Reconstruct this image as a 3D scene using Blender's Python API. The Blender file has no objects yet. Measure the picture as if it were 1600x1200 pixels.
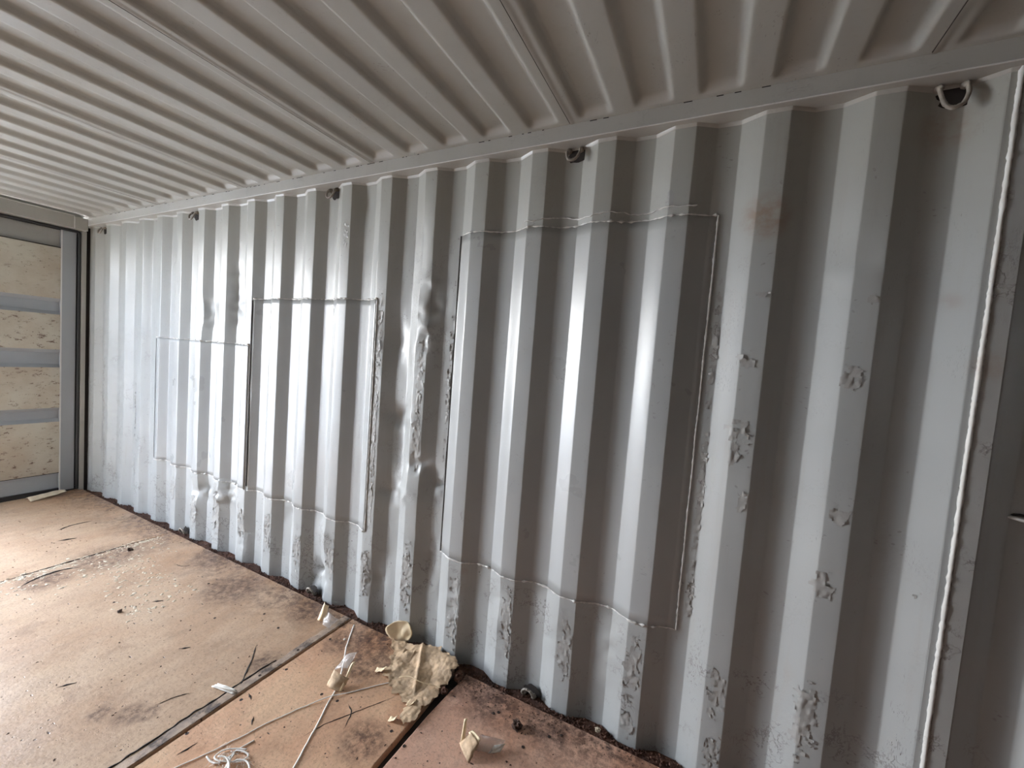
import bpy, math, random
import numpy as np
from mathutils import Matrix, Vector, noise
random.seed(7); rng = np.random.default_rng(7)
scn = bpy.context.scene
COL = scn.collection
PI = math.pi

# ------------------------------------------------------------------ camera
CAMP = (5.1226, -1.5749, 1.4397)
a_, b_, c_ = .4547, -.0592, -.0753
Rz = Matrix.Rotation(a_, 3, 'Z'); Rx = Matrix.Rotation(b_, 3, 'X'); Ry = Matrix.Rotation(c_, 3, 'Y')
M = Rz @ Rx @ Ry
right, fwd, up = M.col[0], M.col[1], M.col[2]
cm = bpy.data.cameras.new('camera'); cam = bpy.data.objects.new('camera', cm); COL.objects.link(cam)
cm.sensor_width = 36; cm.lens = 36 * 634.41 / 1600; cm.clip_start = .02
R3 = Matrix((right, up, -fwd)).transposed()
cam.matrix_world = Matrix.Translation(CAMP) @ R3.to_4x4()
scn.camera = cam

# ------------------------------------------------------------------ world, light, exposure
w = bpy.data.worlds.new('sky'); scn.world = w; w.use_nodes = True
bg = w.node_tree.nodes['Background']
# hazy bright sky, palest at the horizon and the same all the way round
_t = w.node_tree; _g = _t.nodes.new('ShaderNodeTexCoord'); _s = _t.nodes.new('ShaderNodeSeparateXYZ'); _r = _t.nodes.new('ShaderNodeValToRGB')
_t.links.new(_g.outputs['Generated'], _s.inputs[0]); _t.links.new(_s.outputs[2], _r.inputs[0]); _t.links.new(_r.outputs[0], bg.inputs[0])
_r.color_ramp.elements[0].position = 0; _r.color_ramp.elements[0].color = (1, .985, .96, 1)
_r.color_ramp.elements[1].position = .9; _r.color_ramp.elements[1].color = (.33, .42, .60, 1)
_e = _r.color_ramp.elements.new(.35); _e.color = (.70, .76, .88, 1)
bg.inputs[1].default_value = 9.5
pl = bpy.data.lights.new('door_portal', 'AREA'); pl.shape = 'RECTANGLE'; pl.size = 1.16; pl.size_y = 2.3
pl.cycles.is_portal = True
po = bpy.data.objects.new('door_portal', pl); COL.objects.link(po)
po.location = (.10, -1.745, 1.14); po.rotation_euler = (PI/2, 0, -PI/2)
scn.view_settings.view_transform = 'Standard'; scn.view_settings.look = 'None'
scn.view_settings.gamma = 1; scn.view_settings.use_curve_mapping = False
scn.view_settings.exposure = 3.08
scn.cycles.max_bounces = 10; scn.cycles.diffuse_bounces = 6; scn.cycles.glossy_bounces = 4
scn.cycles.sample_clamp_indirect = 8

# ------------------------------------------------------------------ helpers
def link(o, parent=None, **k):
    COL.objects.link(o)
    if parent: o.parent = parent
    for a, v in k.items(): o[a] = v
    return o
def mesh(name, V, F, mat, parent=None, smooth=False, mi=None, **k):
    me = bpy.data.meshes.new(name); me.from_pydata([tuple(v) for v in V], [], [tuple(f) for f in F]); me.update()
    for m in (mat if isinstance(mat, (list, tuple)) else [mat]): me.materials.append(m)
    if smooth: me.polygons.foreach_set('use_smooth', [True]*len(me.polygons))
    if mi is not None: me.polygons.foreach_set('material_index', mi)
    o = bpy.data.objects.new(name, me)
    return link(o, parent, **k)
def empty(name, loc, parent=None, **k):
    o = bpy.data.objects.new(name, None); o.location = loc; o.empty_display_size = .05
    return link(o, parent, **k)
class MB:
    def __init__(s): s.V = []; s.F = []
    def add(s, V, F):
        n = len(s.V); s.V += [tuple(v) for v in V]; s.F += [tuple(i+n for i in f) for f in F]
    def box(s, x0, x1, y0, y1, z0, z1):
        s.add([(x0,y0,z0),(x1,y0,z0),(x1,y1,z0),(x0,y1,z0),(x0,y0,z1),(x1,y0,z1),(x1,y1,z1),(x0,y1,z1)],
              [(0,3,2,1),(4,5,6,7),(0,1,5,4),(1,2,6,5),(2,3,7,6),(3,0,4,7)])
    def tube(s, pts, r, n=6, cap=True, flat=1.0):
        pts = [Vector(p) for p in pts]; V = []; F = []; pr = None
        for i, p in enumerate(pts):
            t = (pts[min(i+1, len(pts)-1)] - pts[max(i-1, 0)]).normalized()
            if pr is None:
                u = t.cross(Vector((0,0,1)));
                if u.length < .1: u = t.cross(Vector((0,1,0)))
                u.normalize()
            else:
                u = (pr - t*pr.dot(t)).normalized()
            pr = u; v = t.cross(u)
            rr = r[i] if hasattr(r, '__len__') else r
            for k in range(n):
                a = 2*PI*k/n; V.append(p + u*math.cos(a)*rr + v*math.sin(a)*rr*flat)
        for i in range(len(pts)-1):
            for k in range(n):
                F.append((i*n+k, i*n+(k+1)%n, (i+1)*n+(k+1)%n, (i+1)*n+k))
        if cap: F.append(tuple(range(n))[::-1]); F.append(tuple((len(pts)-1)*n+k for k in range(n)))
        s.add(V, F)
    def build(s, name, mat, parent=None, smooth=False, **k):
        return mesh(name, s.V, s.F, mat, parent, smooth, **k)
def bevel(o, w=.004, seg=2):
    m = o.modifiers.new('bevel', 'BEVEL'); m.width = w; m.segments = seg; m.limit_method = 'ANGLE'; return o
def spline(pts, n=8):
    out = []; P = [Vector(p) for p in pts]; P = [2*P[0]-P[1]] + P + [2*P[-1]-P[-2]]
    for i in range(1, len(P)-2):
        for k in range(n):
            t = k/n; a, b, c, d = P[i-1:i+3]
            out.append(.5*((2*b)+(c-a)*t+(2*a-5*b+4*c-d)*t*t+(3*b-a-3*c+d)*t**3))
    out.append(P[-2]); return out
def nz(x, y, z): return noise.noise((x, y, z))
def sstep(a, b, x):
    t = min(1, max(0, (x-a)/(b-a))); return t*t*(3-2*t)

# ------------------------------------------------------------------ material helpers
class NT:
    def __init__(s, name):
        s.m = bpy.data.materials.new(name); s.m.use_nodes = True; s.t = s.m.node_tree
        s.b = s.t.nodes['Principled BSDF']; s.pos = s.n('ShaderNodeNewGeometry').outputs['Position']
        s.xyz = s.n('ShaderNodeSeparateXYZ', s.pos)
    def n(s, typ, *ins, **props):
        nd = s.t.nodes.new(typ)
        for k, v in props.items(): setattr(nd, k, v)
        for i, v in enumerate(ins):
            if v is not None: s.set(nd.inputs[i], v)
        return nd
    def set(s, sock, v):
        if isinstance(v, bpy.types.NodeSocket): s.t.links.new(v, sock)
        elif isinstance(v, bpy.types.Node): s.t.links.new(v.outputs[0], sock)
        else: sock.default_value = v
    def ma(s, op, a, b=0.0, c=None):
        nd = s.n('ShaderNodeMath', a, b, operation=op)
        if c is not None: s.set(nd.inputs[2], c)
        return nd.outputs[0]
    def scale(s, v):
        return s.n('ShaderNodeVectorMath', s.pos, tuple(v), operation='MULTIPLY').outputs[0]
    def noise(s, sc, det=4, rough=.55, vec=None, dist=0):
        nd = s.n('ShaderNodeTexNoise'); s.set(nd.inputs['Vector'], vec if vec is not None else s.pos)
        nd.inputs['Scale'].default_value = sc; nd.inputs['Detail'].default_value = det
        nd.inputs['Roughness'].default_value = rough; nd.inputs['Distortion'].default_value = dist
        return nd.outputs[0]
    def vor(s, sc, feat='F1', vec=None, rand=1):
        nd = s.n('ShaderNodeTexVoronoi', feature=feat); s.set(nd.inputs['Vector'], vec if vec is not None else s.pos)
        nd.inputs['Scale'].default_value = sc; nd.inputs['Randomness'].default_value = rand
        return nd.outputs[0]
    def mr(s, v, a, b, c=0.0, d=1.0, smooth=False):
        nd = s.n('ShaderNodeMapRange', v); nd.inputs[1].default_value = a; nd.inputs[2].default_value = b
        nd.inputs[3].default_value = c; nd.inputs[4].default_value = d
        if smooth: nd.interpolation_type = 'SMOOTHSTEP'
        return nd.outputs[0]
    def mix(s, f, a, b, mode='MIX'):
        nd = s.n('ShaderNodeMix', data_type='RGBA', blend_type=mode)
        s.set(nd.inputs[0], f)
        for i, v in ((6, a), (7, b)):
            s.set(nd.inputs[i], (*v, 1) if isinstance(v, tuple) and len(v) == 3 else v)
        return nd.outputs[2]
    def spot(s, p, r0, r1):
        d = s.n('ShaderNodeVectorMath', s.pos, tuple(p), operation='DISTANCE').outputs['Value']
        return s.mr(d, r0, r1, 1, 0, True)
    def bump(s, h, dist, strength=1.0, nrm=None):
        nd = s.n('ShaderNodeBump'); nd.inputs['Distance'].default_value = dist; nd.inputs['Strength'].default_value = strength
        s.set(nd.inputs['Height'], h)
        if nrm is not None: s.set(nd.inputs['Normal'], nrm)
        return nd.outputs[0]
    def out(s, col, rough, nrm=None, metal=0.0, spec=.65, **k):
        s.set(s.b.inputs['Base Color'], (*col, 1) if isinstance(col, tuple) and len(col) == 3 else col)
        s.set(s.b.inputs['Roughness'], rough)
        if nrm is not None: s.set(s.b.inputs['Normal'], nrm)
        s.b.inputs['Metallic'].default_value = metal; s.b.inputs['Specular IOR Level'].default_value = spec
        for a, v in k.items(): s.b.inputs[a].default_value = v
        return s.m

PAINT = (.36, .375, .375)
def paint_mat(name, base=PAINT, crust=0.0, crust_low=0.0, rough=.34, warm_top=.0, dirt=.5):
    n = NT(name)
    big = n.noise(1.3, 3); fine = n.noise(30, 5, .6)
    col = n.mix(n.mr(big, .35, .65), tuple(c*.93 for c in base), tuple(min(1, c*1.06) for c in base))
    if warm_top:
        wt = n.mr(n.xyz.outputs[2], 1.6, 2.35, 0, warm_top, True)  # warm light reflected onto the upper wall, mixed into the paint colour
        col = n.mix(wt, col, (base[0]*.93, base[1]*.88, base[2]*.79))
    # faint vertical dirt streaks and smudges
    st = n.noise(1, 4, .6, n.scale((28, 28, 1.6)))
    col = n.mix(n.mr(st, .56, .75, 0, .25*dirt*2), col, (.30, .27, .23))
    sm = n.mr(n.noise(5, 6, .7), .62, .78, 0, .5*dirt)
    col = n.mix(sm, col, (.33, .28, .22))
    for p_, r_, k_ in ((5.235,.0,1.97),.10,.55), ((5.655,.036,2.19),.09,.35), ((4.165,.03,.44),.035,.8), ((5.70,0,1.70),.05,.3), ((5.80,0,1.52),.06,.3), ((3.0,.036,.46),.02,.7):
        if crust: col = n.mix(n.ma('MULTIPLY', n.spot(p_, r_*.3, r_), n.mr(n.noise(26, 4), .35, .6, .2*k_, k_)), col, (.24, .135, .07))
    # small chips, sparse
    zl = n.mr(n.xyz.outputs[2], .50, .40, 0, 1)
    low = n.ma('MULTIPLY', zl, crust_low)
    amt = n.ma('ADD', low, crust)
    if crust_low:
        lx = n.ma('MULTIPLY', n.mr(n.ma('ABSOLUTE', n.ma('SUBTRACT', n.xyz.outputs[0], .46)), .16, .05, 0, .9), n.mr(n.xyz.outputs[2], 1.5, 1.1))
        amt = n.ma('MAXIMUM', amt, lx)
        mid = n.ma('MULTIPLY', n.mr(n.ma('ABSOLUTE', n.ma('SUBTRACT', n.xyz.outputs[0], 3.80)), .26, .18, 0, .45), n.mr(n.xyz.outputs[2], 2.1, 1.8))
        amt = n.ma('MAXIMUM', amt, mid)
        low2 = n.ma('MULTIPLY', n.mr(n.xyz.outputs[0], 1.36, 1.30, 0, .55), n.mr(n.xyz.outputs[2], 1.7, 1.2))
        amt = n.ma('MAXIMUM', amt, low2)
    v = n.vor(45, 'F1', n.n('ShaderNodeVectorMath', n.pos, n.n('ShaderNodeTexNoise').outputs[1], operation='ADD').outputs[0])
    chipreg = n.mr(n.noise(9, 4, .65), .55, .61)
    chip = n.ma('MULTIPLY', n.mr(v, .25, .17), chipreg)
    chip = n.ma('MULTIPLY', chip, n.ma('MINIMUM', n.ma('ADD', amt, .35), 1.0))
    col = n.mix(n.ma('MULTIPLY', chip, .8), col, (.10, .075, .06))
    # peeling edges: thin wandering dark cracks bounded to patches
    dv = n.noise(14, 4, .7)
    crack = n.mr(n.ma('ABSOLUTE', n.ma('SUBTRACT', dv, .5)), .006, .028, 1, 0)
    reg = n.ma('MULTIPLY', n.mr(n.noise(6, 3), .52, .60), amt)
    crack = n.ma('MULTIPLY', crack, reg)
    col = n.mix(n.ma('MULTIPLY', crack, .75), col, (.16, .15, .14))
    plate = n.ma('MULTIPLY', n.mr(dv, .49, .51), reg)
    h = n.ma('MULTIPLY_ADD', fine, .12, n.ma('MULTIPLY', plate, .6))
    h = n.ma('SUBTRACT', h, n.ma('MULTIPLY', chip, .5))
    lump = n.ma('MULTIPLY', n.noise(22, 5, .7), n.ma('MULTIPLY', amt, 1.1))
    h = n.ma('ADD', h, lump)
    r = n.mr(n.noise(4, 4), .3, .7, rough*.85, rough*1.3)
    r = n.ma('MULTIPLY_ADD', amt, .12, r)
    return n.out(col, r, n.bump(h, .0012))
M_WALL = paint_mat('old_grey_paint', base=(.36,.38,.38), crust=.09, crust_low=.75, warm_top=1.0, dirt=.45)
M_WALL_FAR = paint_mat('dull_low_bounce_paint', base=(.15,.15,.145), crust=.05, rough=.5, dirt=.5)  # unseen walls painted darker to cut the light they bounce
M_PATCH = paint_mat('smooth_grey_paint', base=(.36,.38,.385), crust=0, crust_low=0, rough=.30, warm_top=.8, dirt=.03)
M_SCAR = paint_mat('flaking_grey_paint', base=(.33,.335,.325), crust=.85, rough=.38, dirt=.5)
M_ROOF = paint_mat('roof_paint', base=(.375,.37,.335), crust=.05, rough=.42, dirt=.45)
M_RAIL = paint_mat('rail_paint', base=(.385,.375,.34), crust=.15, rough=.36, dirt=.35)
M_BEAD = paint_mat('painted_weld', base=(.62,.62,.60), crust=.2, rough=.35, dirt=.2)
M_DGREY = paint_mat('door_blue_grey_paint', base=(.33,.35,.365), crust=.0, rough=.42, dirt=.2)
M_BEIGE = None
def beige():
    n = NT('door_beige_scuffed_paint')
    col = n.mix(n.mr(n.noise(3, 5, .6), .4, .62), (.50,.47,.385), (.42,.36,.28))
    sc = n.mr(n.noise(1, 6, .8, n.scale((1, 16, 30))), .56, .63)
    reg = n.ma('MULTIPLY', n.mr(n.noise(2.6, 2), .36, .50), n.mr(n.xyz.outputs[2], 1.75, 1.55, .35, 1))
    col = n.mix(n.ma('MULTIPLY', sc, reg), col, (.11, .055, .035))
    dots = n.ma('MULTIPLY', n.mr(n.vor(34), .16, .09), n.mr(n.noise(6, 3), .5, .56))
    col = n.mix(n.ma('MULTIPLY', dots, .8), col, (.13, .08, .05))
    return n.out(col, .55, n.bump(n.noise(60, 4), .0008))
M_BEIGE = beige()
def simple(name, col, rough=.6, bumps=.001, sc=60, var=.25, **k):
    n = NT(name); c2 = tuple(c*(1-var) for c in col)
    return n.out(n.mix(n.mr(n.noise(sc*.3, 5), .35, .65), col, c2), rough, n.bump(n.noise(sc, 4), bumps), **k)
M_RUBBER = simple('black_rubber', (.012, .012, .013), .5, .0004)
M_DARK = simple('dark_rusty_gap', (.02, .014, .011), .9)
M_RUST = simple('brown_rust', (.12, .05, .028), .9, .003, 90, .6)
M_RUSTBAR = simple('rusty_bar_with_paint', (.36, .32, .27), .5, .002, 60, .55)
M_DRIED = simple('dry_debris', (.10, .052, .033), .95, .002, 150, .65)
M_CREAM = simple('cream_paper', (.93, .76, .50), .7, .0006, 60, .15)
M_KRAFT = simple('brown_kraft_paper', (.66, .47, .29), .75, .002, 90, .45)
M_WPAPER = simple('white_paper', (.80, .77, .70), .7, .0005, 40, .1)
M_STRING = simple('white_cord_fibre', (.85, .82, .76), .55, .0003, 200, .1)
M_FLAKE = simple('cream_flake', (.68, .58, .43), .7, .0005, 60, .3)
M_STEEL = simple('dark_floor_steel', (.035, .025, .02), .8, .002, 40, .4)
M_SCREW = simple('rusted_screw', (.05, .03, .022), .6, .0005, 200, .3, metal=.4)
M_GROUND = simple('pale_concrete_yard', (.40, .385, .35), .9, .004, 8, .2)
def tape():
    n = NT('clear_tape'); m = n.out(n.mix(n.mr(n.noise(35, 3), .4, .6), (.75,.72,.68), (.6,.56,.52)), .2, n.bump(n.noise(30, 3), .002))
    n.b.inputs['Alpha'].default_value = .3
    return m
M_TAPE = tape()

def floor_mat(name, base, red):
    n = NT(name)
    g = n.noise(1, 6, .6, n.scale((22, 3.5, 3)))          # plywood grain
    b = n.noise(3.0, 5, .6)
    col = n.mix(n.mr(b, .42, .58), base, red)
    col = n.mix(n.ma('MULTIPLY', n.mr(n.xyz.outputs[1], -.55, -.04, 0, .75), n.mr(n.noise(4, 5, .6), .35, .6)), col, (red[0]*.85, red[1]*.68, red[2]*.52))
    col = n.mix(n.ma('MULTIPLY', n.mr(n.noise(5, 8, .72), .54, .70, 0, .55), 1.0), col, (red[0]*.45, red[1]*.40, red[2]*.38))
    col = n.mix(n.mr(g, .40, .75, 0, .45), col, tuple(c*.62 for c in base))
    pale = n.mr(n.noise(6, 6, .7), .55, .72, 0, .5)
    col = n.mix(pale, col, (min(.9,base[0]*1.15), base[1]*1.2, base[2]*1.25))
    # fine fibre mottling
    col = n.mix(n.mr(n.noise(90, 5, .75), .50, .68, 0, .6), col, tuple(c*.45 for c in red))
    # dark stains that belong to the boards: damp dirt near the wall, oil spots
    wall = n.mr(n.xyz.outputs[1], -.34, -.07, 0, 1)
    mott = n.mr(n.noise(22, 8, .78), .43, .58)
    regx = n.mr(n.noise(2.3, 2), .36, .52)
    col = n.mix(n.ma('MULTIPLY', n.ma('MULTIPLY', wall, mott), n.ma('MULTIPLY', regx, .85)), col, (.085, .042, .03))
    k = None
    for p, r in STAINS:
        s_ = n.ma('MULTIPLY', n.spot(p, r*.35, r), n.mr(n.noise(28, 8, .75), .40, .60, .12, 1))
        k = s_ if k is None else n.ma('MAXIMUM', k, s_)
    col = n.mix(n.ma('MULTIPLY', k, .85), col, (.085, .045, .032))
    # specks and short gouges
    sp = n.ma('MULTIPLY', n.mr(n.vor(26), .10, .06), n.mr(n.noise(5, 2), .42, .5))
    sp2 = n.ma('MULTIPLY', n.mr(n.vor(70), .14, .07), n.mr(n.noise(11, 2), .50, .58))
    go = n.ma('MULTIPLY', n.mr(n.vor(9, 'F1', n.scale((1.0, 3.2, 1))), .10, .06), n.mr(n.noise(4.2, 2), .5, .56))
    spk = n.ma('MAXIMUM', n.ma('MAXIMUM', sp, sp2), go)
    col = n.mix(n.ma('MULTIPLY', spk, .88), col, (.045, .025, .02))
    sc = n.noise(1, 3, .5, n.scale((3, 90, 3)), 1.2)
    col = n.mix(n.ma('MULTIPLY', n.mr(sc, .70, .76, 0, .5), n.mr(b, .4, .6)), col, (.12, .07, .05))
    h = n.ma('SUBTRACT', n.ma('MULTIPLY_ADD', g, .5, n.noise(60, 5, .7)), n.ma('MULTIPLY', spk, 1.2))
    r = n.mr(n.noise(7, 5, .6), .3, .7, .34, .52)
    return n.out(col, r, n.bump(h, .0012), spec=.4)
STAINS = [((3.19,-.915,0),.055), ((3.28,-.865,0),.07), ((3.33,-.83,0),.05), ((1.80,-.42,0),.25), ((1.86,-.70,0),.16), ((2.75,-.2,0),.22),
          ((3.74,-.10,0),.17), ((3.82,-.22,0),.17), ((3.62,-.20,0),.10), ((4.42,-.10,0),.15), ((4.66,-.06,0),.17), ((4.26,-.06,0),.14), ((3.30,-.10,0),.16),
          ((3.44,-.45,0),.08), ((4.1,-.5,0),.12), ((2.3,-.05,0),.2)]
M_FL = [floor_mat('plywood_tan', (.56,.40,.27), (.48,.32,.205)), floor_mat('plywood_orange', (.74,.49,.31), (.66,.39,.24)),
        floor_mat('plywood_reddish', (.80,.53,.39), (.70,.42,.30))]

# ================================================================== SETTING
P = .278; X0 = 5.55; DEP = .036; ZT = 2.318; ZB = -.02; XEND = 12.2
def prof(x):
    """depth of the corrugated wall: 0 on the ribs that stand into the room, DEP in the troughs"""
    u = (x - X0) % P                     # u=0 at the right end of a rib
    def f(u):
        u %= P
        if u < .068: return DEP*u/.068
        if u < .140: return DEP
        if u < .208: return DEP*(.208-u)/.068
        return 0.0
    if x < .27: return 0.0
    if 5.755 < x < 5.832: return f(u)
    e = .0025
    return (f(u-e)+f(u)*2+f(u+e))/4
XS = []
k = 0
x = X0 - P*20
while x < XEND + P:
    for d in (0, .068, .140, .208):
        XS += [x+d-.003, x+d, x+d+.003]
    XS += [x+.024, x+.045, x+.092, x+.116, x+.164, x+.185, x+.232, x+.255]
    x += P
XS = sorted(v for v in XS if .205 < v < XEND)
XS = [.155, .2] + XS + [XEND]
PATCHES = [(1.345, 2.488, .477, 1.41), (2.505, 3.548, .475, 1.70), (4.018, 5.088, .484, 1.998)]
DENTS = [ # x, z, rx, rz, push (+ out of the room), crumple
    (3.70,1.11,.05,.05,.016,.006), (3.78,1.11,.05,.035,-.008,.006), (3.86,.90,.06,.05,.012,.007), (3.68,.72,.05,.05,.014,.007), (3.78,.72,.06,.05,-.010,.009),
    (3.97,.80,.06,.07,.010,.008), (3.90,1.72,.05,.12,.004,.007), (3.80,1.95,.04,.22,.010,.001), (3.86,1.55,.05,.12,.004,.006), (3.66,1.50,.05,.10,.010,.003),
    (3.72,.95,.035,.14,.010,.002), (1.97,1.60,.07,.10,.018,.005), (2.36,1.62,.06,.13,.016,.002), (2.28,1.72,.03,.25,.004,.005), (3.40,2.20,.03,.08,.007,.001),
    (5.49,1.83,.05,.08,.006,.001), (5.49,1.77,.07,.03,-.004,.001), (1.60,1.80,.04,.10,.004,.002), (1.95,.36,.10,.06,.015,.008), (2.25,.40,.12,.07,-.014,.012),
    (3.22,.36,.06,.10,-.012,.006), (3.2,.10,.08,.10,.018,.010), (3.63,.22,.04,.10,.012,.004), (4.12,.30,.04,.10,.010,.004), (4.35,.36,.04,.06,.010,.002),
    (4.60,.34,.05,.10,-.008,.003), (4.86,.30,.05,.12,-.006,.003), (2.45,.14,.05,.08,.012,.006), (.46,1.0,.10,.60,-.004,.004), (.70,.9,.15,.5,.004,.003),
    (3.95,.45,.05,.10,.008,.004), (4.40,.15,.05,.12,.006,.004), (2.9,.40,.05,.06,.008,.004)]
def disp(x, z):
    d = .0010*nz(x*2.4, z*1.1, 0) + .00025*nz(x*9, z*3, 5)
    low = sstep(.52, .42, z)*sstep(5.3, 4.9, x)
    d += low*(.0022*nz(x*8, z*6, 2)+.0008*nz(x*45, z*40, 3))
    lf = sstep(1.35, 1.2, x)*sstep(1.5, .9, z)
    d += lf*(.0014*nz(x*16, z*12, 7)+.0008*nz(x*60, z*40, 8))
    if 3.55 < x < 4.02: d += .0030*nz(x*14, z*6, 11)*sstep(2.2, 1.7, z)+.0009*nz(x*50, z*30, 12)
    for (dx, dz, rx, rz, a, cr) in DENTS:
        q = ((x-dx)/rx)**2 + ((z-dz)/rz)**2
        if q < 6:
            g = math.exp(-q); f_ = 1.6 if 3.6 < dx < 4.0 else 1.15
            d += f_*g*(a + cr*2*nz(x*24, z*22, dx*7+dz))
    return d
def in_patch(x, z, e=.012):
    return any(a+e < x < b-e and c+e < z < d-e for a, b, c, d in PATCHES)
def wall_y(x, z, raw=False):
    d = disp(x, z)
    if not raw and in_patch(x, z, .03): return prof(x) + .008
    return prof(x) + d
def build_wall_back():
    zs = [ZB]
    while zs[-1] < ZT: zs.append(zs[-1] + .0125)
    zs[-1] = ZT
    V = []; near = [v for v in XS if v < 6.3]; far = [v for v in XS if v >= 6.3]
    nxs = len(near)
    for z in zs:
        for x in near: V.append((x, wall_y(x, z), z))
    F = [(j*nxs+i, j*nxs+i+1, (j+1)*nxs+i+1, (j+1)*nxs+i) for j in range(len(zs)-1) for i in range(nxs-1)]
    fz = [ZB, .6, 1.2, 1.8, ZT]; far = [near[-1]] + far; b = len(V); nf = len(far)
    for z in fz:
        for x in far: V.append((x, prof(x) + (disp(x, z) if x < 6.4 else 0), z))
    F += [(b+j*nf+i, b+j*nf+i+1, b+(j+1)*nf+i+1, b+(j+1)*nf+i) for j in range(len(fz)-1) for i in range(nf-1)]
    return mesh('wall_back', V, F, M_WALL, None, True, kind='structure')
WALL = build_wall_back()

def patch_panel(x0, x1, z0, z1):
    xs = [x0] + [v for v in XS if x0+.003 < v < x1-.003] + [x1]
    zs = [z0 + (z1-z0)*i/36 for i in range(37)]
    V = []
    for z in zs:
        for x in xs: V.append((x, prof(x) - .003 + .0006*nz(x*3, z*1.2, 40) + .0003*nz(x*13, z*5, 41), z))
    n = len(xs)
    F = [(j*n+i, j*n+i+1, (j+1)*n+i+1, (j+1)*n+i) for j in range(36) for i in range(n-1)]
    # folded edges back to the wall
    b = len(V); ring = [i for i in range(n)] + [j*n+n-1 for j in range(1, 37)] + [36*n+i for i in range(n-2, -1, -1)] + [j*n for j in range(35, 0, -1)]
    for i in ring: V.append((V[i][0], V[i][1]+.006, V[i][2]))
    m = len(ring)
    for i in range(m): F.append((ring[i], b+i, b+(i+1) % m, ring[(i+1) % m]))
    o = mesh('repair_panel', V, F, M_PATCH, WALL, True)
    return o
for i, p in enumerate(PATCHES):
    o = patch_panel(*p)
    o['label'] = ['low smooth repair sheet nearest the door', 'middle smooth repair sheet', 'tall smooth repair sheet'][i]

def surf(x, z): return prof(x) + (disp(x, z) if not in_patch(x, z, .02) else -.003)
def bead(path, r, lump=.45, mat=None, seed=0, name='weld_bead', label=None):
    pts = []; rr = []; s = 0; prev = None
    for (x, z) in path:
        y = min(surf(x, z), prof(x) - .002)
        pts.append((x, y-.0005, z)); prev = (x, z)
        rr.append(r*(1 + lump*2*nz(x*55, z*55, seed) + lump*1.2*nz(x*150, z*150, seed+3)))
    b = MB(); b.tube(pts, [max(.0006, q) for q in rr], 6)
    o = b.build(name, mat or M_BEAD, WALL, True)
    if label: o['label'] = label
    return o
def hline(x0, x1, z, wob, step=.006, seed=0):
    n = int((x1-x0)/step); return [(x0+(x1-x0)*i/n, z + wob*nz((x0+(x1-x0)*i/n)*9, seed, 0) + wob*.5*nz((x0+(x1-x0)*i/n)*40, seed, 1)) for i in range(n+1)]
def vline(x, z0, z1, wob, step=.008, seed=0):
    n = int((z1-z0)/step); return [(x + wob*nz((z0+(z1-z0)*i/n)*7, seed, 2), z0+(z1-z0)*i/n) for i in range(n+1)]
for i, (a, b, c, d) in enumerate(PATCHES):
    bead(hline(a, b, c-.001, .004, seed=i), .0030, 1.0, seed=i)
    bead(hline(a, b, d+.001, .003, seed=i+5), .0026, 1.1, seed=i+9)
bead(vline(5.090, .484, 1.998, .0016, seed=3), .0036, .35, seed=2, label='pale weld bead down the right edge of the tall sheet')
bead(vline(3.551, .475, 1.70, .0012, seed=4), .003, .5, seed=4)
bead(vline(5.779, ZB, ZT, .0015, seed=6), .0062, .22, seed=8, label='thick pale weld bead of the full height wall joint')
bead(hline(4.35, 5.02, 2.03, .012, seed=21), .0018, .8, seed=12)
def slot(x, z0, z1, wd):
    b = MB(); n = 40
    for i in range(n):
        za, zb = z0+(z1-z0)*i/n, z0+(z1-z0)*(i+1)/n
        xa = x + .002*nz(za*5, x, 0); w_ = wd*(.75+.5*nz(za*6, 3, x))
        ya = prof(xa) - .0045
        b.box(xa-w_/2, xa+w_/2, ya, ya+.006, za, zb)
    return b.build('open_seam', M_DARK, WALL)
slot(4.0165, .486, 1.996, .0075); slot(2.5005, .50, 1.69, .005); slot(1.3425, .49, 1.40, .003)
# lapped joint between two full height wall sheets
b = MB(); b.box(5.7595, 5.7745, -.0005, .006, ZB, ZT); b.build('joint_strip', M_WALL, WALL)
b = MB(); b.box(5.7845, 5.8265, -.0045, .003, ZB, ZT); o = bevel(b.build('lap_plate', M_SCAR, WALL), .002)

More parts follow.
